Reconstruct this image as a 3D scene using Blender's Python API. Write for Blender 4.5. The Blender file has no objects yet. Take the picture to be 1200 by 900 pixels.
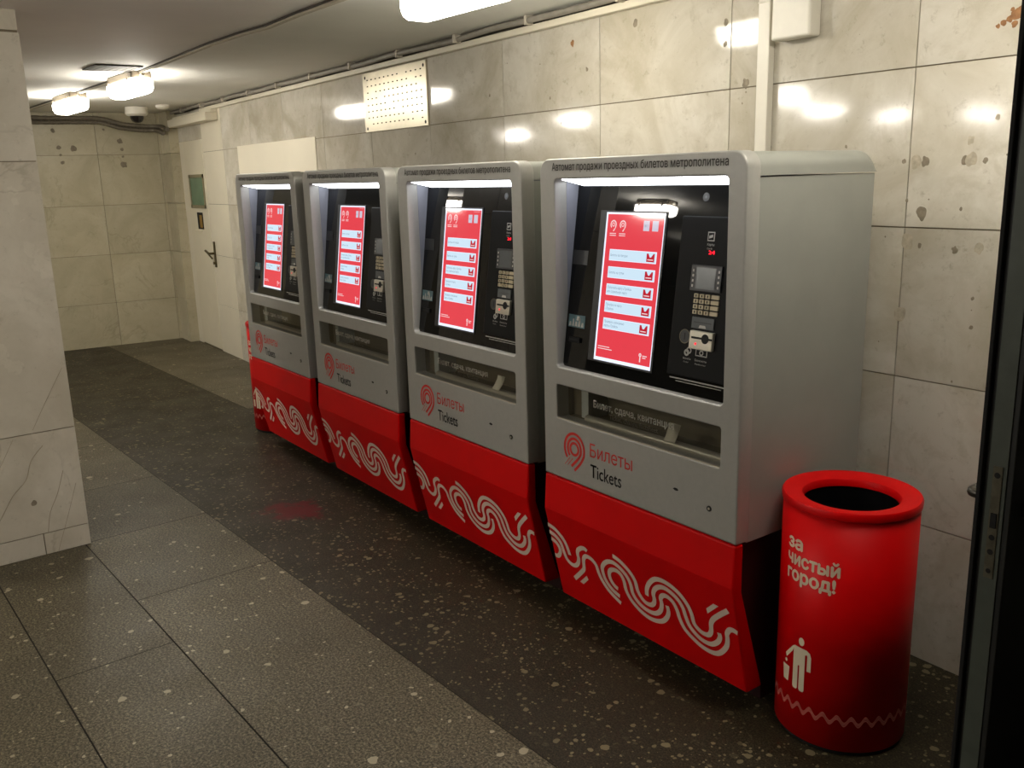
import bpy, bmesh, math, random
from mathutils import Vector, Matrix
from mathutils.geometry import delaunay_2d_cdt
random.seed(7)
sc = bpy.context.scene
COL = sc.collection

# ------------------------------------------------------------------ frames
A_COR = 0.0669                      # the corridor axis is turned a little against the ticket wall
CA, SA = math.cos(A_COR), math.sin(A_COR)
def cor(u, v, z=0.0): return (u*CA - v*SA, u*SA + v*CA, z)
YW = 0.778                          # ticket wall plane
ZC = 2.30                           # ceiling
MX, MS, MW, MR = -0.5428, 0.9696, 0.8664, 0.0197   # nearest machine centre, pitch, width, turn
MC, MSN = math.cos(MR), math.sin(MR)

# ------------------------------------------------------------------ materials
def new_mat(name):
    m = bpy.data.materials.new(name); m.use_nodes = True
    nt = m.node_tree; b = nt.nodes['Principled BSDF']
    return m, nt, b
def s2l(c):
    return tuple((x/12.92 if x <= .04045 else ((x+.055)/1.055)**2.4) for x in c)
def rgb(r, g, b): return s2l((r/255, g/255, b/255)) + (1,)
def N(nt, kind, **kw):
    n = nt.nodes.new(kind)
    for k, v in kw.items():
        if k.startswith('i_'): n.inputs[k[2:].replace('_', ' ')].default_value = v
        else: setattr(n, k, v)
    return n
def mix(nt, fac, a, b, mode='MIX'):
    n = nt.nodes.new('ShaderNodeMix'); n.data_type = 'RGBA'; n.blend_type = mode
    for sock, v in ((n.inputs[0], fac), (n.inputs[6], a), (n.inputs[7], b)):
        if hasattr(v, 'is_output'): nt.links.new(v, sock)
        else: sock.default_value = v
    return n.outputs[2]
def ramp(nt, fac, stops):
    n = nt.nodes.new('ShaderNodeValToRGB'); e = n.color_ramp.elements
    while len(e) < len(stops): e.new(0.5)
    for x, (p, c) in zip(e, stops):
        x.position = p; x.color = c if len(c) == 4 else (*c, 1)
    nt.links.new(fac, n.inputs[0]); return n.outputs[0]
def g(v): return (v, v, v, 1)
def obj_coord(nt): return nt.nodes.new('ShaderNodeTexCoord').outputs['Object']
def noise(nt, vec, scale, detail=4, rough=.55, dist=0.):
    n = N(nt, 'ShaderNodeTexNoise', i_Scale=scale, i_Detail=detail, i_Roughness=rough, i_Distortion=dist)
    nt.links.new(vec, n.inputs['Vector']); return n.outputs['Fac']
def bump(nt, b, h, strength, dist=.01):
    n = N(nt, 'ShaderNodeBump', i_Strength=strength, i_Distance=dist)
    nt.links.new(h, n.inputs['Height']); nt.links.new(n.outputs[0], b.inputs['Normal'])

def plain(name, col, rough=.5, metal=0., spec=.5, mott=.06, mscale=18., bmp=0., emit=None, estr=0., coat=0.):
    m, nt, b = new_mat(name)
    c = col if len(col) == 4 else (*col, 1)
    vec = obj_coord(nt)
    if mott:
        f = noise(nt, vec, mscale, 5)
        lo = tuple(x*(1-mott) for x in c[:3])+(1,); hi = tuple(min(1, x*(1+mott)) for x in c[:3])+(1,)
        nt.links.new(ramp(nt, f, [(.3, lo), (.7, hi)]), b.inputs['Base Color'])
    else: b.inputs['Base Color'].default_value = c
    b.inputs['Roughness'].default_value = rough; b.inputs['Metallic'].default_value = metal
    b.inputs['Specular IOR Level'].default_value = spec
    b.inputs['Coat Weight'].default_value = coat; b.inputs['Coat Roughness'].default_value = .12
    if bmp: bump(nt, b, noise(nt, vec, 140, 3), bmp, .002)
    if emit is not None:
        b.inputs['Emission Color'].default_value = emit if len(emit) == 4 else (*emit, 1)
        b.inputs['Emission Strength'].default_value = estr
    return m

def marble(name, base, mid, dark, veins=.5, blotch=.5, rough=.16, vscale=1.0):
    m, nt, b = new_mat(name)
    vec0 = obj_coord(nt)
    at = N(nt, 'ShaderNodeAttribute', attribute_name='slab')
    off = N(nt, 'ShaderNodeVectorMath', operation='SCALE'); off.inputs['Scale'].default_value = 23.
    nt.links.new(at.outputs['Color'], off.inputs[0])
    ad = N(nt, 'ShaderNodeVectorMath', operation='ADD')
    nt.links.new(vec0, ad.inputs[0]); nt.links.new(off.outputs[0], ad.inputs[1]); vec = ad.outputs[0]
    c = ramp(nt, noise(nt, vec, 2.2*vscale, 9, .62, .8), [(.32, mid), (.62, base)])
    if blotch:
        c = mix(nt, ramp(nt, noise(nt, vec, 9., 9, .7, .4), [(.50, g(0)), (.68, g(blotch))]), c, mid)
        c = mix(nt, ramp(nt, noise(nt, vec, 24., 7, .75, .2), [(.58, g(0)), (.74, g(blotch*1.1))]), c, dark)
    if veins:
        n1 = noise(nt, vec, 1.3*vscale, 6, .55, 1.6)
        v = ramp(nt, n1, [(.485, g(0)), (.5, g(veins)), (.515, g(0))])
        gate = ramp(nt, noise(nt, vec, 2.7, 2), [(.45, g(0)), (.6, g(1))])
        c = mix(nt, mix(nt, 1., v, gate, 'MULTIPLY'), c, dark)
    sep = N(nt, 'ShaderNodeSeparateColor'); nt.links.new(at.outputs['Color'], sep.inputs[0])
    br = N(nt, 'ShaderNodeMapRange', i_To_Min=.87, i_To_Max=1.06); nt.links.new(sep.outputs[0], br.inputs['Value'])
    c = mix(nt, 1., c, br.outputs[0], 'MULTIPLY')
    nt.links.new(c, b.inputs['Base Color'])
    r = N(nt, 'ShaderNodeMapRange', i_To_Min=rough*.7, i_To_Max=rough*1.6)
    nt.links.new(noise(nt, vec, 5, 4), r.inputs['Value']); nt.links.new(r.outputs[0], b.inputs['Roughness'])
    b.inputs['Specular IOR Level'].default_value = .45
    bump(nt, b, noise(nt, vec, 3.0, 2), .05, .02)
    return m

def granite(name, base, dark, fleck, fleckn, fscale, spread, rough=.42, stain=None, grain=170.):
    m, nt, b = new_mat(name)
    vec0 = obj_coord(nt)
    at = N(nt, 'ShaderNodeAttribute', attribute_name='slab')
    c = ramp(nt, noise(nt, vec0, grain, 4, .8), [(.40, dark), (.50, tuple((a+b_)/2 for a,b_ in zip(dark,base))), (.60, tuple(min(1,x*1.35) for x in base[:3])+(1,))])
    c = mix(nt, ramp(nt, noise(nt, vec0, 55, 3, .6), [(.45, g(0)), (.75, g(.45))]), c, dark)
    nd = N(nt, 'ShaderNodeTexNoise', i_Scale=30.); nt.links.new(vec0, nd.inputs['Vector'])
    vd = N(nt, 'ShaderNodeVectorMath', operation='MULTIPLY_ADD'); vd.inputs[1].default_value = (.02, .02, 0)
    nt.links.new(nd.outputs['Color'], vd.inputs[0]); nt.links.new(vec0, vd.inputs[2])
    for sc_, th, amt in ((fscale, spread, fleckn), (fscale*2.2, spread*.95, fleckn*1.2), (fscale*1.5, spread*.9, fleckn*.7)):
        vo = N(nt, 'ShaderNodeTexVoronoi', i_Scale=sc_); nt.links.new(vd.outputs[0], vo.inputs['Vector'])
        s = N(nt, 'ShaderNodeSeparateColor'); nt.links.new(vo.outputs['Color'], s.inputs[0])
        sz = N(nt, 'ShaderNodeMath', operation='MULTIPLY'); nt.links.new(s.outputs[1], sz.inputs[0]); sz.inputs[1].default_value = th
        lt = N(nt, 'ShaderNodeMath', operation='LESS_THAN'); nt.links.new(vo.outputs['Distance'], lt.inputs[0]); nt.links.new(sz.outputs[0], lt.inputs[1])
        gt = N(nt, 'ShaderNodeMath', operation='LESS_THAN'); nt.links.new(s.outputs[0], gt.inputs[0]); gt.inputs[1].default_value = amt
        mu = N(nt, 'ShaderNodeMath', operation='MULTIPLY'); nt.links.new(lt.outputs[0], mu.inputs[0]); nt.links.new(gt.outputs[0], mu.inputs[1])
        br = N(nt, 'ShaderNodeMath', operation='MULTIPLY'); nt.links.new(mu.outputs[0], br.inputs[0]); nt.links.new(s.outputs[2], br.inputs[1])
        c = mix(nt, br.outputs[0], c, fleck)
    big = ramp(nt, noise(nt, vec0, 1.1, 5, .6), [(.3, g(.72)), (.7, g(1.12))])
    c = mix(nt, 1., c, big, 'MULTIPLY')
    sep = N(nt, 'ShaderNodeSeparateColor'); nt.links.new(at.outputs['Color'], sep.inputs[0])
    br = N(nt, 'ShaderNodeMapRange', i_To_Min=.7, i_To_Max=1.2); nt.links.new(sep.outputs[0], br.inputs['Value'])
    c = mix(nt, 1., c, br.outputs[0], 'MULTIPLY')
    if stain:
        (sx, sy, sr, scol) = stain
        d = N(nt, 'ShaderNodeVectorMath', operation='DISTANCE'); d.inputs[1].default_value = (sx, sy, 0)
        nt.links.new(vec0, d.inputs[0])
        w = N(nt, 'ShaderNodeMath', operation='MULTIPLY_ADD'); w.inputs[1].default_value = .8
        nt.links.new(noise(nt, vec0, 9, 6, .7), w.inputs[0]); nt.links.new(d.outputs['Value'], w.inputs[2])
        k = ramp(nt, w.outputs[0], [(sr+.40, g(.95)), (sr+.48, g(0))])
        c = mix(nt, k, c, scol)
    nt.links.new(c, b.inputs['Base Color'])
    r = N(nt, 'ShaderNodeMapRange', i_To_Min=rough*.7, i_To_Max=rough*1.4)
    nt.links.new(noise(nt, vec0, 4, 5), r.inputs['Value']); nt.links.new(r.outputs[0], b.inputs['Roughness'])
    b.inputs['Specular IOR Level'].default_value = .22
    bump(nt, b, noise(nt, vec0, 90, 2), .12, .002)
    return m

M = {}
M['marble'] = marble('polished marble', rgb(214,209,197), rgb(183,175,156), rgb(146,137,115), .14, .6, .07)
M['marble_far'] = marble('dull marble', rgb(196,188,162), rgb(176,167,139), rgb(132,120,92), .3, .4, .3)
M['marble_pillar'] = marble('veined marble', rgb(214,208,192), rgb(192,185,167), rgb(138,128,108), .35, .4, .22, .8)
M['joint'] = plain('dark joint mortar', rgb(128,117,97), .9)
M['vein'] = plain('dark vein', rgb(156,145,124), .4, mott=.2)
M['spot'] = plain('wall stain', rgb(132,122,104), .7, mott=.25, mscale=60)
M['rust'] = plain('rust stain', rgb(138,98,62), .8, mott=.3, mscale=60)
M['spotl'] = plain('pale wall stain', rgb(176,166,146), .5, mott=.2, mscale=60)
M['slab'] = granite('grey granite slab', rgb(108,100,80), rgb(44,39,27), rgb(164,155,132), .2, 22., .36, grain=120.)
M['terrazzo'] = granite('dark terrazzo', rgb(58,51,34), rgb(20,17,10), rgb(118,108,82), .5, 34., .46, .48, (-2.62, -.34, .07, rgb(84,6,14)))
M['floor_joint'] = plain('floor joint', rgb(30,26,19), .9)
M['ceil'] = plain('grey ceiling paint', rgb(242,240,234), .7, mott=.05, mscale=1.4, bmp=.1)
M['white_paint'] = plain('white gloss paint', rgb(226,218,198), .35, mott=.03, mscale=4, bmp=.05)
M['white_plastic'] = plain('white plastic', rgb(228,223,210), .4, mott=.02)
M['cream_sheet'] = plain('cream sheet', rgb(236,228,208), .5, mott=.02, mscale=3)
M['door_white'] = plain('white painted steel', rgb(222,214,192), .4, mott=.05, mscale=3, bmp=.05)
M['green_glass'] = plain('green wired glass', rgb(92,124,98), .15, mott=.15, mscale=5)
M['brass'] = plain('worn bronze', rgb(92,82,56), .4, .7)
M['window_trim'] = plain('greyed window trim', rgb(134,126,98), .5, mott=.1)
M['door_lever'] = plain('dark lever metal', rgb(58,55,48), .35, .6)
M['hole'] = plain('black opening', rgb(9,9,9), .8, mott=0)
M['ochre'] = plain('ochre plate', rgb(140,108,40), .6)
M['silver'] = plain('silver painted steel', rgb(172,171,166), .40, .3, .5, .03, 60, .04)
M['silver_dk'] = plain('grey painted steel', rgb(160,162,155), .42, .25, .5, .04, 8, .04)
M['liner'] = plain('strip-tinted liner', rgb(130,132,142), .5, .1)  # silver liner; bluish light of the strip is put into its colour
M['glass_black'] = plain('black glass', rgb(11,12,13), .015, 0, .4, mott=0)
M['black_matte'] = plain('black plastic', rgb(9,9,10), .5, 0, .15, mott=.1)
M['dark_grey'] = plain('dark grey plastic', rgb(44,45,47), .4)
M['gap'] = plain('gap black', rgb(10,9,8), .7)
M['red'] = plain('red powder coat', rgb(205,0,4), .42, 0, .18, .04, 6, .03)
M['red_dk'] = plain('dark base', rgb(46,12,11), .5, 0, .4, .05)
M['ribbon'] = plain('pale ornament film', rgb(226,206,190), .45, mott=.02)
M['bin_ribbon'] = plain('pink ornament film', rgb(222,120,110), .5, mott=.02)
M['txt_dark'] = plain('dark lettering', rgb(70,66,60), .5, mott=0)
M['txt_black'] = plain('black lettering', rgb(22,22,20), .5, mott=0)
M['txt_red'] = plain('red lettering', rgb(205,40,32), .5, mott=0)
M['txt_white'] = plain('white lettering', rgb(250,247,236), .5, mott=0)
M['txt_dim'] = plain('faint lettering', rgb(176,170,156), .5, mott=0)
M['txt_cream'] = plain('cream lettering', rgb(238,224,196), .5, mott=0)
M['steel'] = plain('brushed steel', rgb(206,200,184), .3, .6, .5, .06, 40)
M['tray'] = plain('dull tray metal', rgb(112,103,82), .42, .15, .5, .1, 10)
M['tray_lt'] = plain('grey tray side', rgb(176,180,174), .5, .1)
M['led'] = plain('light strip', (1,1,1), .5, mott=0, emit=(.93,.96,1), estr=5.)
M['key'] = plain('ivory keys', rgb(196,182,150), .4, mott=.03)
M['lcd'] = plain('grey display', rgb(92,96,98), .2, mott=.06)
M['red_led'] = plain('red light', (.3,0,0), .5, mott=0, emit=(1,.01,.03), estr=2.2)
M['sticker'] = plain('teal sticker', rgb(72,104,112), .4, mott=.2, mscale=50)
M['icon'] = plain('grey icons', rgb(176,174,168), .5, mott=0)
M['paper'] = plain('receipt paper', rgb(214,208,190), .7, mott=.03)
def em(name, r, g_, b_, s=1.): 
    m = plain(name, (0.01,0.01,0.01), .06, 0, .4, mott=0, emit=rgb(r, g_, b_), estr=s); return m
M['s_red'] = em('screen red', 230, 64, 76); M['s_white'] = em('screen white', 232, 238, 255, 1.15)
M['s_btn'] = em('screen button', 208, 232, 248); M['s_txt'] = em('screen text', 120, 142, 165)
M['s_icon'] = em('screen icon', 190, 24, 46); M['s_flag'] = em('screen tiles', 205, 198, 214); M['s_pale'] = em('screen pale', 244, 214, 216)
M['lamp'] = plain('lamp diffuser', (1,1,1), .4, mott=0, emit=(1., .94, .82), estr=36.)
M['lamp_hall'] = plain('hall lamp diffuser', (1,1,1), .4, mott=0, emit=(1., .94, .84), estr=85.)
M['lamp_end'] = plain('lamp end cap', (.9,.6,.4), .4, mott=0, emit=(1., .42, .2), estr=1.6)
M['lamp_body'] = plain('lamp housing', rgb(120,110,95), .5)
M['vent'] = plain('dark vent', rgb(52,46,38), .7)
M['pipe_dk'] = plain('dark corrugated hose', rgb(112,104,90), .55, mott=.2, mscale=30)
M['pipe_grey'] = plain('grey cable', rgb(142,136,126), .5, mott=.1)
M['pipe_drk2'] = plain('dark cable', rgb(74,68,60), .6, mott=.1)
M['cable_wh'] = plain('dirty white trunking', rgb(196,188,172), .5, mott=.08)
M['metal_plate'] = plain('aluminium plate', rgb(186,178,158), .3, .75, .5, .12, 6, .05)
M['dome'] = plain('dark dome', rgb(30,28,26), .1, mott=0)
M['door_dark'] = plain('dark green door paint', rgb(24,26,24), .5, mott=.1)
M['door_edge'] = plain('grey green door edge', rgb(74,80,72), .5, .1, mott=.12)
M['worn_steel'] = plain('worn steel', rgb(96,92,78), .4, .7, mott=.25, mscale=50)
M['hall'] = plain('hall wall', rgb(150,142,126), .7, mott=.08, mscale=2)
def glass_mat(name):
    m, nt, b = new_mat(name); nt.nodes.remove(b)
    o = nt.nodes['Material Output']
    t = N(nt, 'ShaderNodeBsdfTransparent'); t.inputs[0].default_value = (.86,.86,.82,1)
    gl = N(nt, 'ShaderNodeBsdfGlossy', i_Roughness=.04); f = N(nt, 'ShaderNodeFresnel', i_IOR=1.45)
    mx = N(nt, 'ShaderNodeMixShader'); nt.links.new(f.outputs[0], mx.inputs[0]); nt.links.new(t.outputs[0], mx.inputs[1]); nt.links.new(gl.outputs[0], mx.inputs[2])
    nt.links.new(mx.outputs[0], o.inputs[0]); return m
M['flap'] = glass_mat('clear flap')

# ------------------------------------------------------------------ mesh builder
class MB:
    def __init__(s): s.v=[]; s.f=[]; s.m=[]; s.t=[]
    def add(s, vs, fs, mi=0, tint=(.5,.5,.5)):
        o=len(s.v); s.v+= [tuple(p) for p in vs]
        for f in fs: s.f.append(tuple(o+i for i in f)); s.m.append(mi); s.t.append(tint)
        return s
    def hexa(s, p, mi=0, tint=(.5,.5,.5), skip=()):
        F=[(0,3,2,1),(4,5,6,7),(0,1,5,4),(1,2,6,5),(2,3,7,6),(3,0,4,7)]
        return s.add(p, [f for i,f in enumerate(F) if i not in skip], mi, tint)
    def box(s, x0,x1,y0,y1,z0,z1, mi=0, fn=None, tint=(.5,.5,.5)):
        p=[(x0,y0,z0),(x1,y0,z0),(x1,y1,z0),(x0,y1,z0),(x0,y0,z1),(x1,y0,z1),(x1,y1,z1),(x0,y1,z1)]
        if fn: p=[fn(*q) for q in p]
        return s.hexa(p, mi, tint)
    def prism(s, poly, x0, x1, mi=0):   # polygon in (y,z), extruded along x
        n=len(poly)
        vs=[(x0,y,z) for y,z in poly]+[(x1,y,z) for y,z in poly]
        fs=[tuple(range(n))[::-1] if False else tuple(range(n)), tuple(range(2*n-1,n-1,-1))]
        fs+=[(i,n+i,n+(i+1)%n,(i+1)%n) for i in range(n)]
        return s.add(vs, fs, mi)
    def lathe(s, prof, c=(0,0,0), n=64, mi=0, close=False):
        vs=[];fs=[];k=len(prof)
        for i in range(n):
            a=2*math.pi*i/n
            vs+=[(c[0]+r*math.cos(a), c[1]+r*math.sin(a), c[2]+z) for r,z in prof]
        for i in range(n):
            j=(i+1)%n
            for q in range(k if close else k-1):
                q2=(q+1)%k
                fs.append((i*k+q, j*k+q, j*k+q2, i*k+q2))
        if not close:
            if prof[0][0]>1e-6: fs.append(tuple(i*k for i in range(n))[::-1])
            if prof[-1][0]>1e-6: fs.append(tuple(i*k+k-1 for i in range(n)))
        return s.add(vs, fs, mi)
    def tube(s, pts, r, n=10, mi=0, rf=None):
        P=[Vector(p) for p in pts]; vs=[]; fs=[]
        up=Vector((0,0,1)); 
        for i,p in enumerate(P):
            d=(P[min(i+1,len(P)-1)]-P[max(i-1,0)]).normalized()
            a=d.cross(up)
            if a.length<1e-4: a=d.cross(Vector((1,0,0)))
            a.normalize(); b=a.cross(d)
            rr=rf(i) if rf else r
            for k in range(n):
                t=2*math.pi*k/n; vs.append(tuple(p+a*(rr*math.cos(t))+b*(rr*math.sin(t))))
        for i in range(len(P)-1):
            for k in range(n):
                fs.append((i*n+k, i*n+(k+1)%n, (i+1)*n+(k+1)%n, (i+1)*n+k))
        fs.append(tuple(range(n))); m=(len(P)-1)*n; fs.append(tuple(m+k for k in range(n))[::-1])
        return s.add(vs, fs, mi)
    def flat(s, pts2, fn, mi=0, flip=False):     # planar polygon through a mapping
        f=tuple(range(len(pts2)))
        return s.add([fn(*p) for p in pts2], [f[::-1] if flip else f], mi)
    def disc(s, a, b, r, fn, mi=0, n=20, sx=1.):
        return s.flat([(a+sx*r*math.cos(2*math.pi*i/n), b+r*math.sin(2*math.pi*i/n)) for i in range(n)], fn, mi)
    def strips(s, poly, fn, mi=0, dx=.06):
        xs=sorted(set([round(p[0],4) for p in poly])); cols=[]
        for a,b in zip(xs,xs[1:]):
            n=max(1,int((b-a)/dx+.5)); cols+=[(a+(b-a)*i/n,a+(b-a)*(i+1)/n) for i in range(n)]
        n=len(poly)
        for a,b in cols:
            m=(a+b)/2; hits=[]
            for i in range(n):
                (x0,y0),(x1,y1)=poly[i],poly[(i+1)%n]
                if min(x0,x1)<m<max(x0,x1):
                    e=lambda x: y0+(y1-y0)*(x-x0)/(x1-x0)
                    hits.append((e(m),e(a),e(b)))
            hits.sort()
            for lo,hi in zip(hits[::2],hits[1::2]):
                s.add([fn(a,lo[1]),fn(b,lo[2]),fn(b,hi[2]),fn(a,hi[1])],[(0,1,2,3)],mi)
        return s
    def ring(s, a, b, r0, r1, fn, mi=0, n=32, a0=0., a1=360.):
        vs=[];fs=[]
        k=n+1
        for i in range(k):
            t=math.radians(a0+(a1-a0)*i/n)
            vs+=[fn(a+r0*math.cos(t), b+r0*math.sin(t)), fn(a+r1*math.cos(t), b+r1*math.sin(t))]
        for i in range(n): fs.append((2*i,2*i+1,2*i+3,2*i+2))
        return s.add(vs, fs, mi)
    def rect(s, a0,a1,b0,b1, fn, mi=0, nx=1):
        for i in range(nx):
            p=a0+(a1-a0)*i/nx; q=a0+(a1-a0)*(i+1)/nx
            s.flat([(p,b0),(q,b0),(q,b1),(p,b1)], fn, mi)
        return s
    def ribbon(s, pts, w, fn, mi=0, sub=6):
        P=catmull(pts, sub); vs=[];fs=[]
        for i,p in enumerate(P):
            a=P[max(i-1,0)]; b=P[min(i+1,len(P)-1)]
            dx,dy=b[0]-a[0],b[1]-a[1]; L=math.hypot(dx,dy) or 1
            nx,ny=-dy/L*w/2,dx/L*w/2
            vs+=[fn(p[0]+nx,p[1]+ny), fn(p[0]-nx,p[1]-ny)]
        for i in range(len(P)-1): fs.append((2*i,2*i+1,2*i+3,2*i+2))
        return s.add(vs, fs, mi)
    def text(s, body, a0, b0, w, h, fn, mi=0, bold=0., res=2):   # lettering fitted to a w x h box whose baseline-left is (a0,b0)
        vs, fs = text_geo(body, 0., res)
        xs=[v[0] for v in vs]; cap=TXT_CAP
        x0,x1=min(xs),max(xs)
        kx=w/(x1-x0) if w else h/cap; ky=h/cap
        bo=bold*h
        for dx,dz in (((0,0),) if not bold else ((-bo,0),(bo,0),(0,bo),(0,-bo))):
            s.add([fn(a0+(v[0]-x0)*kx+dx*(kx/ky), b0+v[1]*ky+dz) for v in vs], fs, mi)
        return s
    def build(s, name, mats, parent=None, smooth=None, bevel=None, seg=2, slab=False, loc=None):
        me=bpy.data.meshes.new(name); me.from_pydata(s.v, [], s.f)
        for m in (mats if isinstance(mats,(list,tuple)) else [mats]): me.materials.append(m)
        for p,mi in zip(me.polygons, s.m): p.material_index=mi
        if slab:
            at=me.color_attributes.new('slab','FLOAT_COLOR','CORNER')
            for p,t in zip(me.polygons, s.t):
                for li in p.loop_indices: at.data[li].color=(*t,1)
        me.update()
        o=bpy.data.objects.new(name, me); COL.objects.link(o)
        if parent: o.parent=parent
        if loc: o.location=loc
        if smooth:
            for p in me.polygons: p.use_smooth=True
            me.set_sharp_from_angle(angle=math.radians(smooth))
        if bevel:
            b=o.modifiers.new('bevel','BEVEL'); b.width=bevel; b.segments=seg; b.limit_method='ANGLE'; b.angle_limit=math.radians(35)
        return o
def catmull(pts, sub):
    if len(pts)<3: return pts
    P=[pts[0]]+list(pts)+[pts[-1]]; out=[]
    for i in range(1,len(P)-2):
        a,b,c,d=P[i-1],P[i],P[i+1],P[i+2]
        for k in range(sub):
            t=k/sub
            out.append(tuple(.5*((2*b[j])+(-a[j]+c[j])*t+(2*a[j]-5*b[j]+4*c[j]-d[j])*t*t+(-a[j]+3*b[j]-3*c[j]+d[j])*t**3) for j in range(len(a))))
    out.append(tuple(pts[-1])); return out
_tg={}
def text_geo(body, bold=0., res=2):
    k=(body,res)
    if k not in _tg:
        c=bpy.data.curves.new('t','FONT'); c.body=body; c.size=1.; c.resolution_u=res; c.fill_mode='NONE'
        o=bpy.data.objects.new('t',c); COL.objects.link(o)
        dg=bpy.context.evaluated_depsgraph_get(); ev=o.evaluated_get(dg); me=ev.to_mesh()
        vs=[Vector(v.co[:2]) for v in me.vertices]; es=[tuple(e.vertices) for e in me.edges]
        ev.to_mesh_clear(); bpy.data.objects.remove(o); bpy.data.curves.remove(c)
        r=delaunay_2d_cdt(vs,es,[],0,1e-6)
        V=[(p[0],p[1],0.) for p in r[0]]; F=[]
        for f in r[2]:
            x=sum(V[q][0] for q in f)/len(f); y=sum(V[q][1] for q in f)/len(f); odd=False
            for a,b in es:
                (x0,y0),(x1,y1)=vs[a],vs[b]
                if (y0>y)!=(y1>y) and x<x0+(y-y0)*(x1-x0)/(y1-y0): odd=not odd
            if odd: F.append(tuple(f))
        _tg[k]=(V,F)
    return _tg[k]
TXT_CAP=1.; TXT_CAP=max(v[1] for v in text_geo('H')[0])
def curve_plate(outer, holes, bev=.004):
    """flat plate with openings and softened edges, z from -d/2 to d/2 -> function returns verts and faces"""
    def run(depth):
        c=bpy.data.curves.new('p','CURVE'); c.dimensions='2D'; c.fill_mode='BOTH'
        c.extrude=depth/2-bev; c.bevel_depth=bev; c.bevel_resolution=2; c.offset=-bev
        for path in [outer]+holes:
            sp=c.splines.new('POLY'); sp.points.add(len(path)-1); sp.use_cyclic_u=True
            for q,p in zip(sp.points,path): q.co=(p[0],p[1],0,1)
        o=bpy.data.objects.new('p',c); COL.objects.link(o)
        dg=bpy.context.evaluated_depsgraph_get(); ev=o.evaluated_get(dg); me=ev.to_mesh()
        vs=[tuple(v.co) for v in me.vertices]; fs=[tuple(p.vertices) for p in me.polygons]
        ev.to_mesh_clear(); bpy.data.objects.remove(o); bpy.data.curves.remove(c)
        return vs,fs
    return run
def rrect(x0,x1,y0,y1,rs,n=6):  # rs: radii bl, br, tr, tl
    out=[]
    for (cx,cy,a0,r) in ((x0,y0,180,rs[0]),(x1,y0,270,rs[1]),(x1,y1,0,rs[2]),(x0,y1,90,rs[3])):
        sx=1 if cx==x0 else -1; sy=1 if cy==y0 else -1
        if r<=0: out.append((cx,cy)); continue
        for i in range(n+1):
            t=math.radians(a0+90*i/n); out.append((cx+sx*r+r*math.cos(t), cy+sy*r+r*math.sin(t)))
    return out

def tag(o, label=None, cat=None, group=None, kind=None):
    if label: o['label']=label
    if cat: o['category']=cat
    if group: o['group']=group
    if kind: o['kind']=kind
    return o
def empty(name, loc, rz=0.):
    o=bpy.data.objects.new(name,None); COL.objects.link(o); o.location=loc; o.rotation_euler=(0,0,rz); o.empty_display_size=.1
    return o
def copy_tree(o, parent=None):
    c=o.copy(); COL.objects.link(c); c.parent=parent
    for ch in [x for x in list(bpy.data.objects) if x.parent==o]: copy_tree(ch, c)
    return c
def struct(o): o['kind']='structure'; return o
def rt(): return (random.random(), random.random(), random.random())

# ------------------------------------------------------------------ floor
fl=MB()
def slab_at(u0,u1,v0,v1,mi,tint,gp=.0025):
    fl.add([cor(u0+gp,v0+gp,0),cor(u1-gp,v0+gp,0),cor(u1-gp,v1-gp,0),cor(u0+gp,v1-gp,0)], [(0,1,2,3)], mi, tint)
us_a=[-12.3,-11.4,-10.6,-9.9,-9.13,-8.34,-7.56,-6.8,-6.03,-5.32,-4.6,-3.70,-2.92,-2.15,.35,1.1,1.9,2.7,3.5,4.3,5.1]
tints={-4.6:.42,-3.70:.2,-2.92:.62,-2.15:.66,-5.32:.6}
for a,b in zip(us_a,us_a[1:]): slab_at(a,b,-1.075,-.507,0,(tints.get(a,random.uniform(.4,.65)),random.random(),0))
us_b=[-12.3,-9,-6.2,-4.4,-2.95,-1.72,.2,1.7,3.3,5.1]
for a,b in zip(us_b,us_b[1:]): slab_at(a,b,-1.467,-1.075,0,(.36 if a==-2.95 else random.uniform(.42,.56),random.random(),0))
us_c=[-12.3,-9,-6.2,-4.4,-2.6,-.9,.9,2.4,5.1]
vs_c=[-11.5,-9.5,-7.5,-6,-4.8,-3.6,-2.7,-1.95,-1.467]
for v0,v1 in zip(vs_c,vs_c[1:]):
    for a,b in zip(us_c,us_c[1:]): slab_at(a,b,v0,v1,0,(random.uniform(.36,.5),random.random(),0))
slab_at(-12.3,5.1,-.507,.5,1,(.5,.5,0),.001)
us_d=[-12.3,-9,-8.0,-7.1,-6.33,-5.56,-4.79]
for i,(a,b) in enumerate(zip(us_d,us_d[1:])): slab_at(a,b,.5,2.6,0,(.5+.06*(i%2),.3,0))
slab_at(-4.79,5.1,.5,2.6,1,(.42,.5,0),.001)
fl.add([(-13,-12,-.004),(6,-12,-.004),(6,3.2,-.004),(-13,3.2,-.004)],[(0,1,2,3)],2)
struct(fl.build('floor',[M['slab'],M['terrazzo'],M['floor_joint']],slab=True))

ce=MB(); ce.box(-13,6,-12,3.2,ZC,ZC+.12); struct(ce.build('ceiling',M['ceil']))

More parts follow.
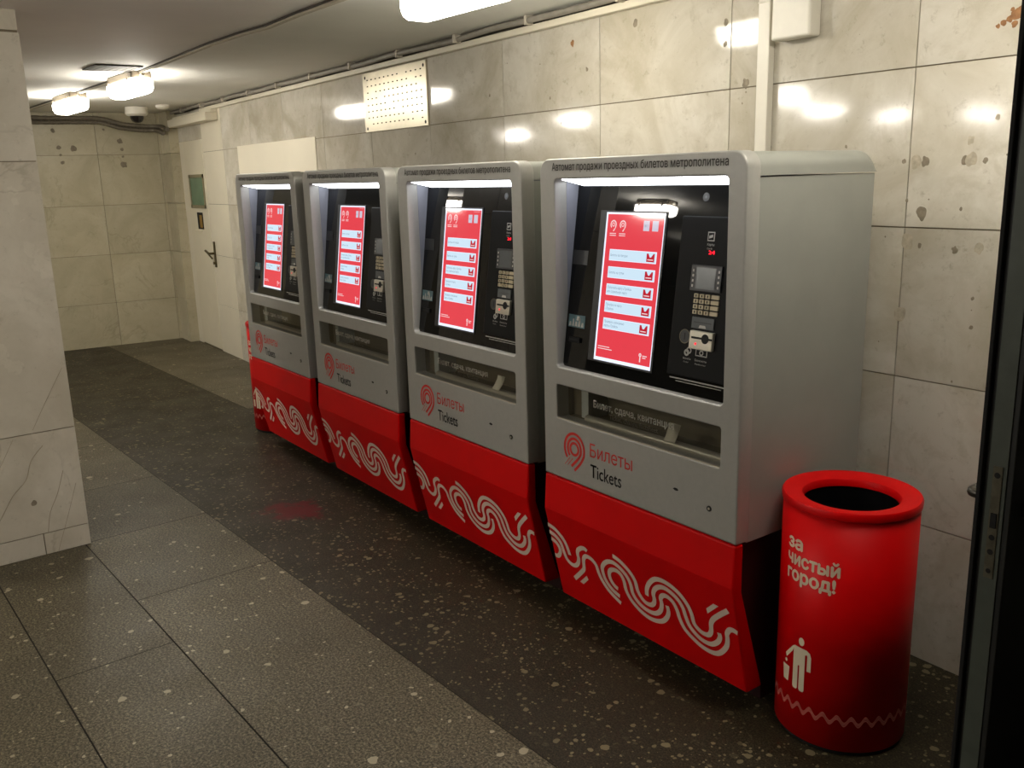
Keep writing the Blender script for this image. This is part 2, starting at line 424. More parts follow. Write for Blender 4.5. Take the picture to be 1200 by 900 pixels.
# ------------------------------------------------------------------ walls of slabs
def slab_wall(mb, xs, zs, fn, mi=0, gp=.002, d=.008, tint=None, skip=None):
    """fn(a, z, depth): depth 0 = face"""
    for i,(a,b) in enumerate(zip(xs,xs[1:])):
        for j,(z0,z1) in enumerate(zip(zs,zs[1:])):
            if skip and skip(a,b,z0,z1): continue
            t=tint(a,b,z0,z1) if tint else rt()
            p=[fn(a+gp,z0+gp,d),fn(b-gp,z0+gp,d),fn(b-gp,z0+gp,0),fn(a+gp,z0+gp,0),fn(a+gp,z1-gp,d),fn(b-gp,z1-gp,d),fn(b-gp,z1-gp,0),fn(a+gp,z1-gp,0)]
            mb.hexa(p, mi, t, skip=(4,) if False else ())
def blob(mb, cx, cz, r, fn, mi, seed, n=9, sx=1.):
    rr=random.Random(seed); n=9
    R=[rr.uniform(.72,1.2) for _ in range(n)]; pts=[]
    for i in range(n):
        for k in range(4):
            t=k/4; w=t*t*(3-2*t); q=r*(R[i]*(1-w)+R[(i+1)%n]*w); a=2*math.pi*(i+t)/n
            pts.append((cx+sx*q*math.cos(a), cz+q*math.sin(a)))
    mb.flat(pts, fn, mi)

# back (ticket) wall
wb=MB()
fb=lambda a,z,d: (a,YW+d,z)
xs=[-8.0,-7.25,-6.66,-5.935,-5.21,-4.486,-3.762,-3.037,-2.312,-1.588,-.864,-.139,.70]
zs=[-.01,.4620,.9348,1.4076,1.8804,2.30]
def tb(a,b,z0,z1):
    t=rt()
    if a<-6.: return (.95,t[1],t[2])
    return (.35+.5*t[0],t[1],t[2])
DX0,DX1,DZ=-7.86,-7.25,2.0
slab_wall(wb,xs[2:],zs,fb,tint=tb); slab_wall(wb,[-7.25,-6.66],zs,fb,mi=5,tint=tb)
slab_wall(wb,[-8.02,-7.86,-7.25],[2.0,2.3],fb,tint=tb); 
slab_wall(wb,[1.56,2.3,3.1,3.9,5.0],zs,fb,tint=tb)
slab_wall(wb,[.70,1.56],[2.08,2.3],fb,tint=tb)
wb.box(-8.02,-7.862,YW-.002,YW+.02,-.01,2.0,5); wb.box(-8.02,.70,YW+.006,YW+.14,-.01,2.3,1); wb.box(1.56,5.0,YW+.006,YW+.14,-.01,2.3,1); wb.box(.70,1.56,YW+.006,YW+.14,2.08,2.3,1)
fs_=lambda a,z: (a,YW-.0006,z)
SP=[(-.087,1.451,.022,0),(.035,1.607,.014,0),(.055,1.609,.012,0),(.095,1.603,.009,0),(.156,1.617,.004,0),(.048,1.661,.013,2),(-.086,1.605,.016,0),(-.156,1.607,.008,0),(-.138,1.489,.006,0),(.035,1.466,.006,0),(-.128,1.361,.026,2),(-.085,1.353,.008,0),(.027,1.346,.011,0),(.10,1.354,.018,2),(.094,1.206,.006,0),(-.134,1.136,.026,2),(.097,1.12,.007,0),(-.89,2.113,.012,0),(-1.367,2.178,.016,0),(-1.673,2.034,.01,0),(-.892,2.038,.011,0),(-.791,1.893,.018,0),(-1.77,2.151,.014,1),(-3.218,1.733,.007,0),(-2.432,1.988,.008,0),(-1.936,1.936,.008,0),(-1.856,1.822,.007,0),(-.804,1.827,.004,0),(-.671,1.671,.006,0),(-.364,1.659,.006,0),(.055,1.607,.02,2),(-.115,1.603,.02,2),(.12,1.72,.008,2)]
for i,(x,z,r,k) in enumerate(SP): blob(wb,x,z,r,lambda a,b,q=(.0006+.00002*i): (a,YW-q,b),2+k,i+3,sx=.85)
rr=random.Random(5)
for i in range(40):
    x=rr.uniform(-3,.55); z=rr.uniform(.9,2.2); blob(wb,x,z,rr.uniform(.0015,.004),lambda a,b: (a,YW-.0005,b),2,i+60,8)
# orange-brown patch high on the right
for i,(x,z,r) in enumerate([(.098,1.962,.007),(.113,1.970,.009),(.130,1.978,.010),(.146,1.988,.015),(.160,1.997,.014),(.143,1.962,.009),(.135,2.0,.006)]): blob(wb,x,z,r,lambda a,b,q=(.0008+.00003*i): (a,YW-q,b),3,i+200,16)
struct(wb.build('wall_back',[M['marble'],M['joint'],M['spot'],M['rust'],M['spotl'],M['white_paint']],slab=True))

# far wall, slightly turned
def ff(a,z,d): return (-8.469+.057*(a+2)-d, a, z)
wf=MB()
ysf=[-2.3,-1.70,-1.12,-.51,.08,.66,.80]
zsf=[-.01,.4370,.9239,1.4108,1.8977,2.30]
slab_wall(wf,ysf,zsf,lambda a,z,d: ff(a,z,d))
wf.hexa([ff(-2.3,-.01,3.4),ff(.9,-.01,3.4),ff(.9,-.01,.006),ff(-2.3,-.01,.006),ff(-2.3,2.3,3.4),ff(.9,2.3,3.4),ff(.9,2.3,.006),ff(-2.3,2.3,.006)],1)
# corner pilaster
for z0,z1 in zip(zsf,zsf[1:]):
    wf.hexa([(-8.33,.685,z0+.002),(-8.0,.685,z0+.002),(-8.0,.80,z0+.002),(-8.33,.80,z0+.002),(-8.33,.685,z1-.002),(-8.0,.685,z1-.002),(-8.0,.80,z1-.002),(-8.33,.80,z1-.002)],0,rt())
for i,(y,z,r) in enumerate([(-.29,2.13,.02),(.3,2.03,.025),(.31,1.95,.015),(-.26,1.97,.022),(-.13,1.965,.03),(-.25,1.9,.012),(-.24,1.83,.018),(.31,1.80,.03),(.31,1.88,.012),(.16,2.14,.012)]):
    blob(wf,y,z,r,lambda a,b: ff(a,b,-.0008),2,i+90)
struct(wf.build('wall_far',[M['marble_far'],M['joint'],M['spot']],slab=True))

# left pillar (its end of the partition faces the viewer)
wl=MB()
PU0,PU1,PV0,PV1=-3.75,-2.90,-1.66,-1.05
zsp=[0,.10,.5600,1.7080,2.215]
def fp1(a,z,d): return cor(PU1-d,a,z)
slab_wall(wl,[PV0,PV1],zsp[1:],fp1,tint=lambda a,b,z0,z1:(.6 if z0>1.7 else .55,.3+z0*.21,.7))
slab_wall(wl,[PV0,PV1-.19,PV1],zsp[:2],fp1)
def fp2(a,z,d): return cor(a,PV1-d,z)
slab_wall(wl,[PU0,-3.3,PU1-.008],zsp,fp2); 
slab_wall(wl,[PU0,-3.3,PU1-.008],zsp,lambda a,z,d: cor(a,PV0+d,z))
slab_wall(wl,[PV0,PV1],zsp,lambda a,z,d: cor(PU0+d,a,z))
wl.box(PU0+.006,PU1-.006,PV0+.006,PV1-.006,0,2.3,1,fn=cor)
wl.box(PU0-.004,PU1+.004,PV0-.004,PV1-.006,2.222,2.3,0,fn=cor,tint=(.8,.2,.4))
def fv(a,b): return cor(PU1+.0006,a,b)
def crack(pts,w): wl.ribbon(pts,w,fv,2,4)
crack([(-1.19,.50),(-1.245,.44),(-1.275,.36),(-1.335,.30),(-1.39,.215),(-1.45,.13),(-1.5,.09)],.0035)
crack([(-1.125,.37),(-1.16,.27),(-1.2,.19),(-1.22,.10)],.003)
crack([(-1.08,.30),(-1.13,.16),(-1.18,.03),(-1.19,-.0)],.0022)
crack([(-1.07,.83),(-1.16,.68),(-1.22,.575)],.0022)
crack([(-1.3,.55),(-1.42,.36),(-1.6,.2)],.002)
for i,(y,z,r) in enumerate([(-1.30,1.92,.012),(-1.34,1.30,.03),(-1.38,1.24,.02),(-1.36,.62,.012),(-1.42,1.02,.025),(-1.26,.25,.012)]): blob(wl,y,z,r,fv,3,i+140)
struct(wl.build('wall_left',[M['marble_pillar'],M['joint'],M['vein'],M['spot']],slab=True))

# the hall beyond the pillar and the ends of the place
for nm,b in (('wall_near',(4.9,5.0,-11.5,2.4)),('wall_front',(-12.5,5,-11.6,-11.5)),('wall_right',(-12.5,-12.4,-11.5,-2.3))):
    w=MB(); w.box(*b,-.01,2.3); struct(w.build(nm,M['hall']))
w=MB(); w.box(.62,.66,YW+.14,2.2,-.01,2.3); w.box(1.6,1.64,YW+.14,2.2,-.01,2.3); w.box(.62,1.64,2.2,2.24,-.01,2.3)
struct(w.build('wall_side_room',M['hall']))

# cornice strip, wall patch, soffit box
t=MB(); t.box(-7.0,.95,YW-.035,YW,2.232,2.262); t.box(1.2,4.9,YW-.035,YW,2.232,2.262); struct(t.build('trim_1',M['white_paint'],bevel=.004))
t=MB(); t.box(-6.27,-4.63,YW-.006,YW,1.63,1.895); o=t.build('wall_sheet',M['cream_sheet'],bevel=.002)
tag(o,'blank cream sheet fixed flat on the marble above the two farthest machines','wall sheet')
t=MB(); t.box(-7.94,-6.72,YW-.11,YW-.002,2.135,2.205); t.box(-7.94,-6.72,YW-.06,YW-.002,2.205,2.232); o=t.build('cable_trunking',M['white_paint'],bevel=.006)
tag(o,'white boxed trunking running above the white door to the far corner','trunking')

# ------------------------------------------------------------------ far white door
d=MB(); d.box(DX0,DX1,YW-.004,YW+.035,.012,DZ)
dr=struct(d.build('door_1',M['door_white'],bevel=.003))
f=MB()
WX0,WX1,WZ0,WZ1=-7.765,-7.30,1.365,1.683
for b in ((WX0,WX0+.035,WZ0,WZ1),(WX1-.03,WX1,WZ0,WZ1),(WX0,WX1,WZ0,WZ0+.03),(WX0,WX1,WZ1-.03,WZ1)): f.box(b[0],b[1],YW-.012,YW-.003,b[2],b[3])
fr=f.build('window_frame',M['window_trim'],dr)
p=MB(); p.box(WX0+.03,WX1-.028,YW-.008,YW-.0035,WZ0+.028,WZ1-.028); p.build('window_pane',M['green_glass'],fr)
p=MB(); p.box(-7.62,-7.44,YW-.006,YW-.003,1.165,1.325,0); p.box(-7.55,-7.47,YW-.007,YW-.0055,1.18,1.30,1); p.box(-7.68,-7.5,YW-.02,YW-.004,1.14,1.152,2)
p.build('service_slot',[M['hole'],M['ochre'],M['door_white']],dr)
h=MB(); h.box(-7.19,-7.155,YW-.012,YW-.003,.82,1.06); h.tube([(-7.175,YW-.012,.95),(-7.175,YW-.055,.95),(-7.20,YW-.062,.955),(-7.265,YW-.066,.975)],.011,8); h.tube([(-7.17,YW-.012,.86),(-7.17,YW-.03,.86)],.014,8); h.tube([(-7.26,YW-.064,.972),(-7.19,YW-.03,.90)],.008,8)
h.build('door_handle',M['brass'],dr,smooth=40)

# ------------------------------------------------------------------ dark door on the right
d=MB(); TH=.060
E0=(.606,-.15)
d.box(.636,.636+TH,-.15,.70,.008,2.05)
dd=struct(d.build('door_2',M['door_dark'],bevel=.002))
e=MB(); e.box(.649,.684,-.1525,-.1495,.01,2.048); e.build('edge_strip',M['door_edge'],dd)
e=MB(); e.box(.631,.640,-.160,-.14,.008,2.05); e.build('seal_strip',M['hole'],dd,bevel=.002)
lp=MB(); lp.box(.6585,.6765,-.1545,-.1524,.80,1.03,0); 
for z,r in ((1.012,.006),(.855,.006),(.815,.005)): lp.lathe([(r,0),(r,.001)],(0,0,0),12,1) if False else lp.disc(.6675,z,r,lambda a,b:(a,-.1549,b),1,12)
lp.box(.6625,.6735,-.157,-.154,.905,.935,1); lp.disc(.668,.885,.006,lambda a,b:(a,-.1549,b),1,12)
lp.build('lock_plate',[M['worn_steel'],M['hole']],dd)
for sx,xx in ((-1,.636),(1,.696)):
    h=MB(); z0=.94
    h.lathe([(.0,0),(.024,0),(.024,.006),(0,.006)],(0,0,0),20)
    R=Matrix.Rotation(math.radians(90*sx),4,'Y')
    h.v=[tuple((R@Vector(p))+Vector((xx,-.085,z0))) for p in h.v]
    h.tube(catmull([(xx,-.085,z0),(xx+sx*.036,-.085,z0),(xx+sx*.052,-.08,z0),(xx+sx*.056,-.05,z0),(xx+sx*.056,.04,z0-.004)],5),.0105,10)
    h.build('door_handle',M['door_lever'],dd,smooth=50)
e=MB(); e.box(.64,.70,YW-.05,YW+.14,0,2.14); e.box(1.56,1.62,YW-.05,YW+.14,0,2.14); e.box(.64,1.62,YW-.05,YW+.14,2.08,2.14); struct(e.build('trim_2',M['door_dark'],bevel=.003))

# ------------------------------------------------------------------ wall fittings
o=MB()
o.box(-3.812,-3.034,YW-.014,YW-.001,1.88,2.225,0)
for i in range(13):
    for j in range(8):
        x=-3.812+.06+i*.055; z=1.88+.045+j*.037
        if (i*7+j*3)%11==0: continue
        o.box(x-.009,x+.009,YW-.0146,YW-.0138,z-.0035,z+.0035,1)
for (x,z) in ((-3.78,1.9),(-3.06,1.9),(-3.78,2.2),(-3.06,2.2)): o.disc(x,z,.01,lambda a,b:(a,YW-.0148,b),1,10)
tag(o.build('metal_plate',[M['metal_plate'],M['hole']],bevel=.002),'perforated aluminium plate high on the marble wall above the machines','wall plate')
o=MB(); o.box(-.719,-.668,YW-.03,YW,1.2,2.232); o.box(-.721,-.666,YW-.032,YW,2.145,2.152)
tag(o.build('vertical_trunking',M['white_plastic'],bevel=.003),'white vertical cable trunking rising from behind the nearest machine','trunking')
o=MB(); o.box(-.638,-.483,YW-.06,YW-.001,2.013,2.231)
tag(o.build('junction_box',M['white_plastic'],bevel=.008,seg=3),'white junction box on the wall right of the vertical trunking','junction box')
# cables under the ceiling along the ticket wall
for k,(y,z,r,m,lab) in enumerate(((.725,2.278,.014,'pipe_grey','thick grey cable running under the ceiling above the white cornice strip'),(.762,2.272,.008,'pipe_drk2','thin dark cable lying on top of the white cornice strip against the wall'))):
    pts=[(-8.25+i*.35, y+.006*math.sin(i*1.7+k), z+.004*math.sin(i*2.3+k)) for i in range(37)]
    o=MB(); o.tube(catmull(pts,3),r,8)
    root=o.build('wall_cable',M[m],smooth=60); tag(root,lab,'cable','cables along the ticket wall')
    if k==0:
        for x in [-7.6+i*.62 for i in range(19)]:
            c=MB(); c.box(x-.008,x+.008,y-.02,y+.02,z-.02,2.299); c.build('cable_clip',M['cable_wh'],root)
# corrugated hoses along the far wall
def hose(pts, r, lab):
    P=catmull(pts,14); o=MB(); o.tube(P,r,10,rf=lambda i: r*(1. if i%2 else .86))
    tag(o.build('cable_hose',M['pipe_dk'],smooth=80),lab,'hose','hoses along the far wall')
XF=-8.40
hose([(-8.42,-2.2,2.25),(-8.39,-1.2,2.255),(-8.35,-.38,2.243),(-8.32,-.1,2.243),(-8.29,.12,2.238),(-8.26,.33,2.185),(-8.24,.56,2.165),(-8.18,.66,2.16),(-7.98,.655,2.125),(-7.9,.655,2.12)],.024,'dark hose sagging across the top of the far wall, upper one')
hose([(-8.42,-2.2,2.20),(-8.39,-1.2,2.21),(-8.35,-.38,2.203),(-8.32,-.1,2.205),(-8.29,.12,2.20),(-8.26,.30,2.150),(-8.24,.50,2.128),(-8.2,.62,2.125),(-7.98,.63,2.085)],.020,'dark hose sagging across the top of the far wall, lower one')
# ceiling cable cover between the lamps
o=MB()
path=[(-8.2,.01),(-4.6,0.0),(-3.9,-.035),(-3.4,-.06),(-3.0,-.055),(-2.75,-.035),(-2.4,-.06),(-1.9,-.07),(-1.0,-.1),(2.,-.1)]
for (a,b),(c,e_) in zip(path,path[1:]):
    p=[cor(a,b-.012,ZC-.016),cor(c,e_-.012,ZC-.016),cor(c,e_+.012,ZC-.016),cor(a,b+.012,ZC-.016),cor(a,b-.012,ZC-.0005),cor(c,e_-.012,ZC-.0005),cor(c,e_+.012,ZC-.0005),cor(a,b+.012,ZC-.0005)]
    o.hexa(p,0)
    p=[cor(a,b-.020,ZC-.008),cor(c,e_-.020,ZC-.008),cor(c,e_-.012,ZC-.008),cor(a,b-.012,ZC-.008),cor(a,b-.020,ZC-.0005),cor(c,e_-.020,ZC-.0005),cor(c,e_-.012,ZC-.0005),cor(a,b-.012,ZC-.0005)]
    o.hexa(p,1)
tag(o.build('ceiling_cable',[M['cable_wh'],M['pipe_drk2']]),'pale cable cover with a dark edge running along the ceiling past the lamps','cable')
# vents
def vent(u0,u1,v0,v1,lab):
    o=MB(); o.box(u0,u1,v0,v1,ZC-.008,ZC-.001,0,fn=cor)
    n=7
    for i in range(n):
        v=v0+(v1-v0)*(i+.5)/n; o.box(u0+.015,u1-.015,v-.006,v+.006,ZC-.0095,ZC-.008,0,fn=cor)
    tag(o.build('ceiling_vent',M['vent']),lab,'vent')
vent(-4.83,-4.53,-.30,-.01-.02,'x') if False else vent(-4.80,-4.50,-.33,-.06,'dark grille in the ceiling beside the middle lamp')
vent(-7.35,-7.05,-.62,-.42,'small grey grille in the ceiling beside the pillar, left of the farthest lamp')
# dome camera and detector
c=empty('dome_camera',(-7.55,.30,2.245)); tag(c,'white dome camera with a dark lens bubble on the ceiling near the far corner','camera')
o=MB(); o.lathe([(.075,.055),(.095,.05),(.10,-.01),(.085,-.025),(.06,-.03)],n=28); o.build('housing',M['white_plastic'],c,smooth=40)
o=MB(); o.lathe([(.06,-.029),(.058,-.05),(.045,-.075),(.022,-.088),(.001,-.091)],n=28); o.build('lens_bubble',M['dome'],c,smooth=60)
o=MB(); o.lathe([(.06,0),(.06,-.02),(.04,-.036),(.012,-.04)],n=24); x=o.build('smoke_detector',M['white_plastic'],smooth=40,loc=(-7.3,.47,ZC-.0005)); tag(x,'small round white detector on the ceiling right of the dome camera','detector')

# ------------------------------------------------------------------ lamps
def make_lamp(diff,L=.27):
    r=empty('ceiling_lamp',(0,0,ZC))
    h=MB(); h.box(-L+.004,L-.004,-.064,.064,-.050,-.001); h.build('housing',M['lamp_body'],r,bevel=.01)
    d=MB()
    prof=[(.058,-.048),(.074,-.052),(.076,-.062),(.074,-.100),(.062,-.124),(.036,-.136)]
    pr=prof+[(-a,b) for a,b in prof[::-1]]
    xs_=[-L-.012,-L,-L+.03,L-.03,L,L+.012]; sc_=[(.55,.8),(.85,.95),(1,1),(1,1),(.85,.95),(.55,.8)]
    vs=[];n=len(pr)
    for xx,(k,kz) in zip(xs_,sc_): vs+=[(xx,a*k,-.048+(b+.048)*kz) for a,b in pr]
    fs=[]
    for i in range(len(xs_)-1):
        for j in range(n):
            fs.append((i*n+j,i*n+(j+1)%n,(i+1)*n+(j+1)%n,(i+1)*n+j))
    fs.append(tuple(range(n))[::-1]); fs.append(tuple(5*n+j for j in range(n)))
    d.add(vs,fs); d.build('diffuser',diff,r,smooth=50)
    for s in (-1,1):
        c=MB(); c.box(s*(L-.055)-.010,s*(L-.055)+.010,-.079,.079,-.066,-.036); c.build('clip',M['lamp_body'],r,bevel=.002)
        g_=MB(); g_.tube([(s*(L-.004),0,-.025),(s*(L+.028),0,-.025)],.011,8); g_.build('cable_gland',M['white_plastic'],r)
    return r
lamp0=make_lamp(M['lamp']); lampH=None; first=True
LAMPS=[(cor(-6.52,0),A_COR,'bulkhead lamp on the ceiling nearest the far wall, farthest of the row'),
 (cor(-5.0,0),A_COR,'bulkhead lamp on the ceiling just past the dark grille, second from the far wall'),
 (cor(-1.38,.04),A_COR,'large bright lamp at the top edge, nearest the viewer above the machines'),
 (cor(.42,.0),A_COR,'lamp above the dark open door'),
 ((-4.1,-3.55),.0,'lamp in the hall behind the pillar'),((-7.15,-3.55),.0,'second lamp in the hall behind the pillar'),
 ((-5.2,-5.6),.0,'lamp in the middle of the hall'),((-10.6,-5.2),.0,'lamp at the far side of the hall'),
 ((-5.8,-7.9),.0,'lamp at the front of the hall'),((-4.9,-8.5),.0,'second lamp at the front of the hall'),((-1.25,-2.95),.0,'added fill lamp behind the viewer, left of the passage'),((-1.2,-5.6),.0,'added fill lamp far behind the viewer')]  # last two are extra lamps, added unseen to brighten the machine fronts
for p,rz,lab in LAMPS:
    hall='in the hall' in lab or 'of the hall' in lab or 'behind the viewer' in lab
    if hall:
        if lampH is None: lampH=make_lamp(M['lamp_hall'],.19); l=lampH
        else: l=copy_tree(lampH)
    else: l=lamp0 if first else copy_tree(lamp0); first=False
    l.location=(p[0],p[1],ZC); l.rotation_euler=(0,0,rz); tag(l,lab,'lamp','ceiling lamps')

# ------------------------------------------------------------------ ticket machine
K=.131
W=MW; OX=-W/2; OY=-.29
def P_front(u,z): return (u+OX,-.0008+OY,z)
def P_glass(off): return lambda u,z: (u+OX, .025+K*(z-.96)-off+OY, z)
def P_red(u,z): return (u+OX, -.009+.2241*(.43-z)-.0012+OY, z)
def P_y(y): return lambda u,z: (u+OX, y+OY, z)
def shift(mb): mb.v=[(x+OX,y+OY,z) for x,y,z in mb.v]; return mb
PAT={
'A1':[(.001,.36),(.039,.352),(.072,.33),(.09,.304),(.098,.266)],
'A2':[(.001,.33),(.034,.322),(.057,.302),(.066,.268),(.075,.242),(.097,.229),(.119,.231),(.138,.247),(.148,.269),(.147,.287),(.154,.306),(.176,.322),(.195,.326),(.205,.320)],
'A3':[(.003,.302),(.029,.294),(.043,.276),(.041,.256),(.025,.237),(.005,.234)],
'B1':[(.099,.17),(.156,.222),(.169,.24),(.173,.265),(.18,.284),(.197,.297),(.223,.295),(.243,.279),(.249,.254),(.259,.229),(.281,.201),(.306,.184),(.342,.166)],
'C0':[(.345,.353),(.375,.346),(.407,.329),(.429,.309),(.44,.288),(.443,.26),(.454,.239),(.472,.225),(.497,.225),(.514,.238),(.52,.256),(.519,.275),(.529,.296),(.549,.313),(.575,.321),(.603,.316),(.631,.301),(.648,.278),(.654,.252),(.664,.222),(.686,.201),(.714,.189),(.748,.191),(.776,.211),(.79,.234),(.789,.25)],
'C1':[(.343,.194),(.311,.206),(.288,.226),(.276,.251),(.277,.285),(.306,.315),(.342,.325),(.38,.312),(.403,.291),(.413,.266),(.415,.238),(.43,.215),(.458,.199),(.492,.195),(.52,.203),(.542,.224),(.552,.252),(.551,.272),(.564,.288),(.584,.292),(.607,.281),(.62,.257),(.626,.228),(.642,.197),(.673,.176),(.709,.162),(.751,.161),(.782,.176),(.811,.211),(.82,.241),(.821,.261),(.833,.28),(.848,.286),(.864,.283)],
'C2':[(.341,.223),(.323,.231),(.309,.25),(.309,.274),(.324,.291),(.349,.298),(.37,.29),(.381,.268),(.383,.236),(.397,.208),(.42,.188),(.448,.174),(.482,.167),(.517,.172),(.546,.186),(.568,.21),(.578,.234),(.576,.255)],
'E0':[(.486,.256),(.492,.284),(.509,.312),(.535,.336),(.562,.345),(.59,.345),(.624,.336),(.652,.319),(.673,.295),(.683,.269),(.687,.24),(.703,.224),(.723,.218),(.744,.223),(.757,.242),(.761,.269),(.773,.291),(.801,.318),(.838,.349)]}
QUADS=[[(.128,.168),(.146,.164),(.181,.196),(.175,.21)],[(.751,.32),(.752,.302),(.803,.349),(.783,.35)]]

def emblem(mb, cx, cz, k, fn, mi, thin=True):
    """ringed location mark: three nested rings, the outer two running out into slanted tails"""
    mb.ring(cx,cz,.0165*k,.0255*k,fn,mi,28)
    def arc(r,a0,a1,n=22): return [(cx+r*k*math.cos(math.radians(a0+(a1-a0)*i/n)), cz+r*k*1.06*math.sin(math.radians(a0+(a1-a0)*i/n))) for i in range(n+1)]
    o=arc(.051,222,-22); m=arc(.0345,226,-22)
    o+= [(cx+.031*k,cz-.045*k),(cx+.0*k,cz-.076*k)]
    m+= [(cx+.018*k,cz-.032*k),(cx-.016*k,cz-.064*k)]
    mb.ribbon(o,.0095*k,fn,mi,3); mb.ribbon(m,.0095*k,fn,mi,3)
    if thin:
        for dx in (-.051,-.036): mb.ribbon([(cx+(dx+.028)*k,cz-.034*k),(cx+dx*k,cz-.064*k)],.0022*k,fn,mi)

def make_machine():
    r=empty('ticket_machine',(0,0,0))
    # silver front frame with its two openings
    outer=rrect(0,W,.562,1.646,(0.004,0.004,.045,.045),8)
    h1=rrect(.077,.805,.9587,1.5815,(.014,.014,.014,.014),5); h2=rrect(.071,.80,.7772,.8952,(.008,.008,.008,.008),4)
    vs,fs=curve_plate(outer,[h1,h2],.005)(.056)
    fm=MB(); fm.add([(x+OX, .028-z+OY, y) for x,y,z in vs],fs)
    fm.build('front_frame',M['silver'],r,smooth=32)
    # body
    b=MB()
    b.box(.010,W-.010,.165,.583,.553,1.576); b.box(.010,.03,.056,.165,.553,1.576); b.box(W-.03,W-.010,.056,.165,.553,1.576); b.box(.03,W-.03,.056,.165,.553,.57)
    shift(b).build('cabinet',M['silver_dk'],r)
    lid=MB(); n=5
    # lid: box with rounded top side edges and rounded rear edge
    rs=.040; prof=[(.006,1.580),(W-.006,1.580)]+[(W-.006-rs+rs*math.cos(math.radians(t)),1.643-rs+rs*math.sin(math.radians(t))) for t in range(0,91,15)]+[(.006+rs-rs*math.sin(math.radians(t)),1.643-rs+rs*math.cos(math.radians(t))) for t in range(0,91,15)]
    k=len(prof); ysl=[.056]+[.588-.055+.055*math.sin(math.radians(t)) for t in range(0,91,15)]; zk=[0]+[.055*(1-math.cos(math.radians(t))) for t in range(0,91,15)]
    vs=[]
    for y,dz in zip(ysl,zk):
        for (x,z) in prof:
            zz=z if z<=1.581 else max(1.581,z-dz); vs.append((x,y,zz))
    fs=[(i*k+j,(i*k+(j+1)%k),((i+1)*k+(j+1)%k),(i+1)*k+j) for i in range(len(ysl)-1) for j in range(k)]
    fs+= [tuple(range(k)),tuple((len(ysl)-1)*k+j for j in range(k))[::-1]]
    lid.add(vs,fs); shift(lid)
    lo=lid.build('top_cover',M['silver_dk'],r,smooth=40)
    bm=bmesh.new(); bm.from_mesh(lo.data); bmesh.ops.remove_doubles(bm,verts=bm.verts,dist=1e-5); bmesh.ops.recalc_face_normals(bm,faces=bm.faces); bm.to_mesh(lo.data); bm.free()
    lo.data.set_sharp_from_angle(angle=math.radians(40))
    # lower part
    pr=[(0,.559),(-.009,.43),(.071,.07),(.141,.07),(.034,.41),(.034,.559)]
    rp=MB(); rp.prism(pr,0,W); shift(rp)
    ro=rp.build('base_panel',M['red'],r,bevel=.006,seg=3)
    bc=MB(); bc.prism([(.036,.552),(.036,.41),(.143,.07),(.17,.06),(.17,0),(.56,0),(.56,.552)],.028,W-.028); shift(bc).build('base_cabinet',M['red_dk'],r)
    pt=MB()
    for kx,pp in PAT.items(): pt.ribbon(pp,.0165,P_red,0,5)
    for q in QUADS: pt.flat(q,P_red,0)
    tag(pt.build('wave_ornament',M['ribbon'],ro),'pale triple-line wave ornament')
    # recess behind the upper opening
    ln=MB()
    ln.box(.067,.078,.05,.15,.95,1.59,0); ln.box(.804,.815,.05,.15,.95,1.59,0); ln.box(.067,.815,.05,.15,.950,.9588,0); ln.box(.067,.815,.05,.15,1.583,1.59,0)
    shift(ln).build('recess_liner',M['liner'],r)
    ls=MB(); ls.hexa([(.108+OX,.006+OY,1.5785),(.800+OX,.006+OY,1.5785),(.800+OX,.1+OY,1.5575),(.108+OX,.1+OY,1.5575),(.108+OX,.006+OY,1.5812),(.800+OX,.006+OY,1.5812),(.800+OX,.1+OY,1.582),(.108+OX,.1+OY,1.582)])
    tag(ls.build('light_strip',M['led'],r),'glowing white light strip under the hood')
    # tilted black glass
    gp=MB(); f=P_glass(0); fbk=P_glass(-.02)
    a0,a1,c0,c1=.0775,.8045,.9592,1.5815
    gp.hexa([f(a0,c0),f(a1,c0),fbk(a1,c0),fbk(a0,c0),f(a0,c1),f(a1,c1),fbk(a1,c1),fbk(a0,c1)])
    go=gp.build('display_panel',M['glass_black'],r)
    # touch screen
    S0=P_glass(.0030); S1=P_glass(.0036); S2=P_glass(.0041); S3=P_glass(.0046)
    fr=MB(); f0=P_glass(.0028); f1=P_glass(-.001)
    fr.hexa([f0(.203,.998),f0(.500,.998),f1(.500,.998),f1(.203,.998),f0(.203,1.480),f0(.500,1.480),f1(.500,1.480),f1(.203,1.480)])
    fr.build('screen_bezel',M['dark_grey'],go)
    s=MB(); L0,L1,Z0,Z1=.233,.493,1.004,1.475
    s.rect(L0,L1,Z0,Z1,S0,0); s.rect(L0+.008,L1-.003,Z0+.011,Z1-.006,S1,1)
    hb=.0355
    lines=[('Билеты на поездки',),('Билеты на сутки',),('Пополнить карту «Тройка»','или социальную карту'),('Приобрести карту','«Тройка»'),('Проверить записанные','карты «Тройка»')]
    for i,tx in enumerate(lines):
        zc=1.3425-i*.0543
        s.rect(.2635,.4735,zc-hb/2,zc+hb/2,S2,0); s.rect(.2650,.4720,zc-hb/2+.0015,zc+hb/2-.0015,S3,2)
        for j,l in enumerate(tx):
            zt=zc-.004 if len(tx)==1 else zc+.003-.0125*j
            s.text(l,.270,zt,.0046*len(l),.0075,P_glass(.0051),3,0,1)
        s.rect(.432,.466,zc-.013,zc+.012,P_glass(.0051),4)
        s.flat([(.440,zc+.012),(.446,zc+.001),(.452,zc+.001),(.461,zc+.012)],P_glass(.0056),2)
        s.rect(.437,.461,zc-.008,zc-.005,P_glass(.0056),6)
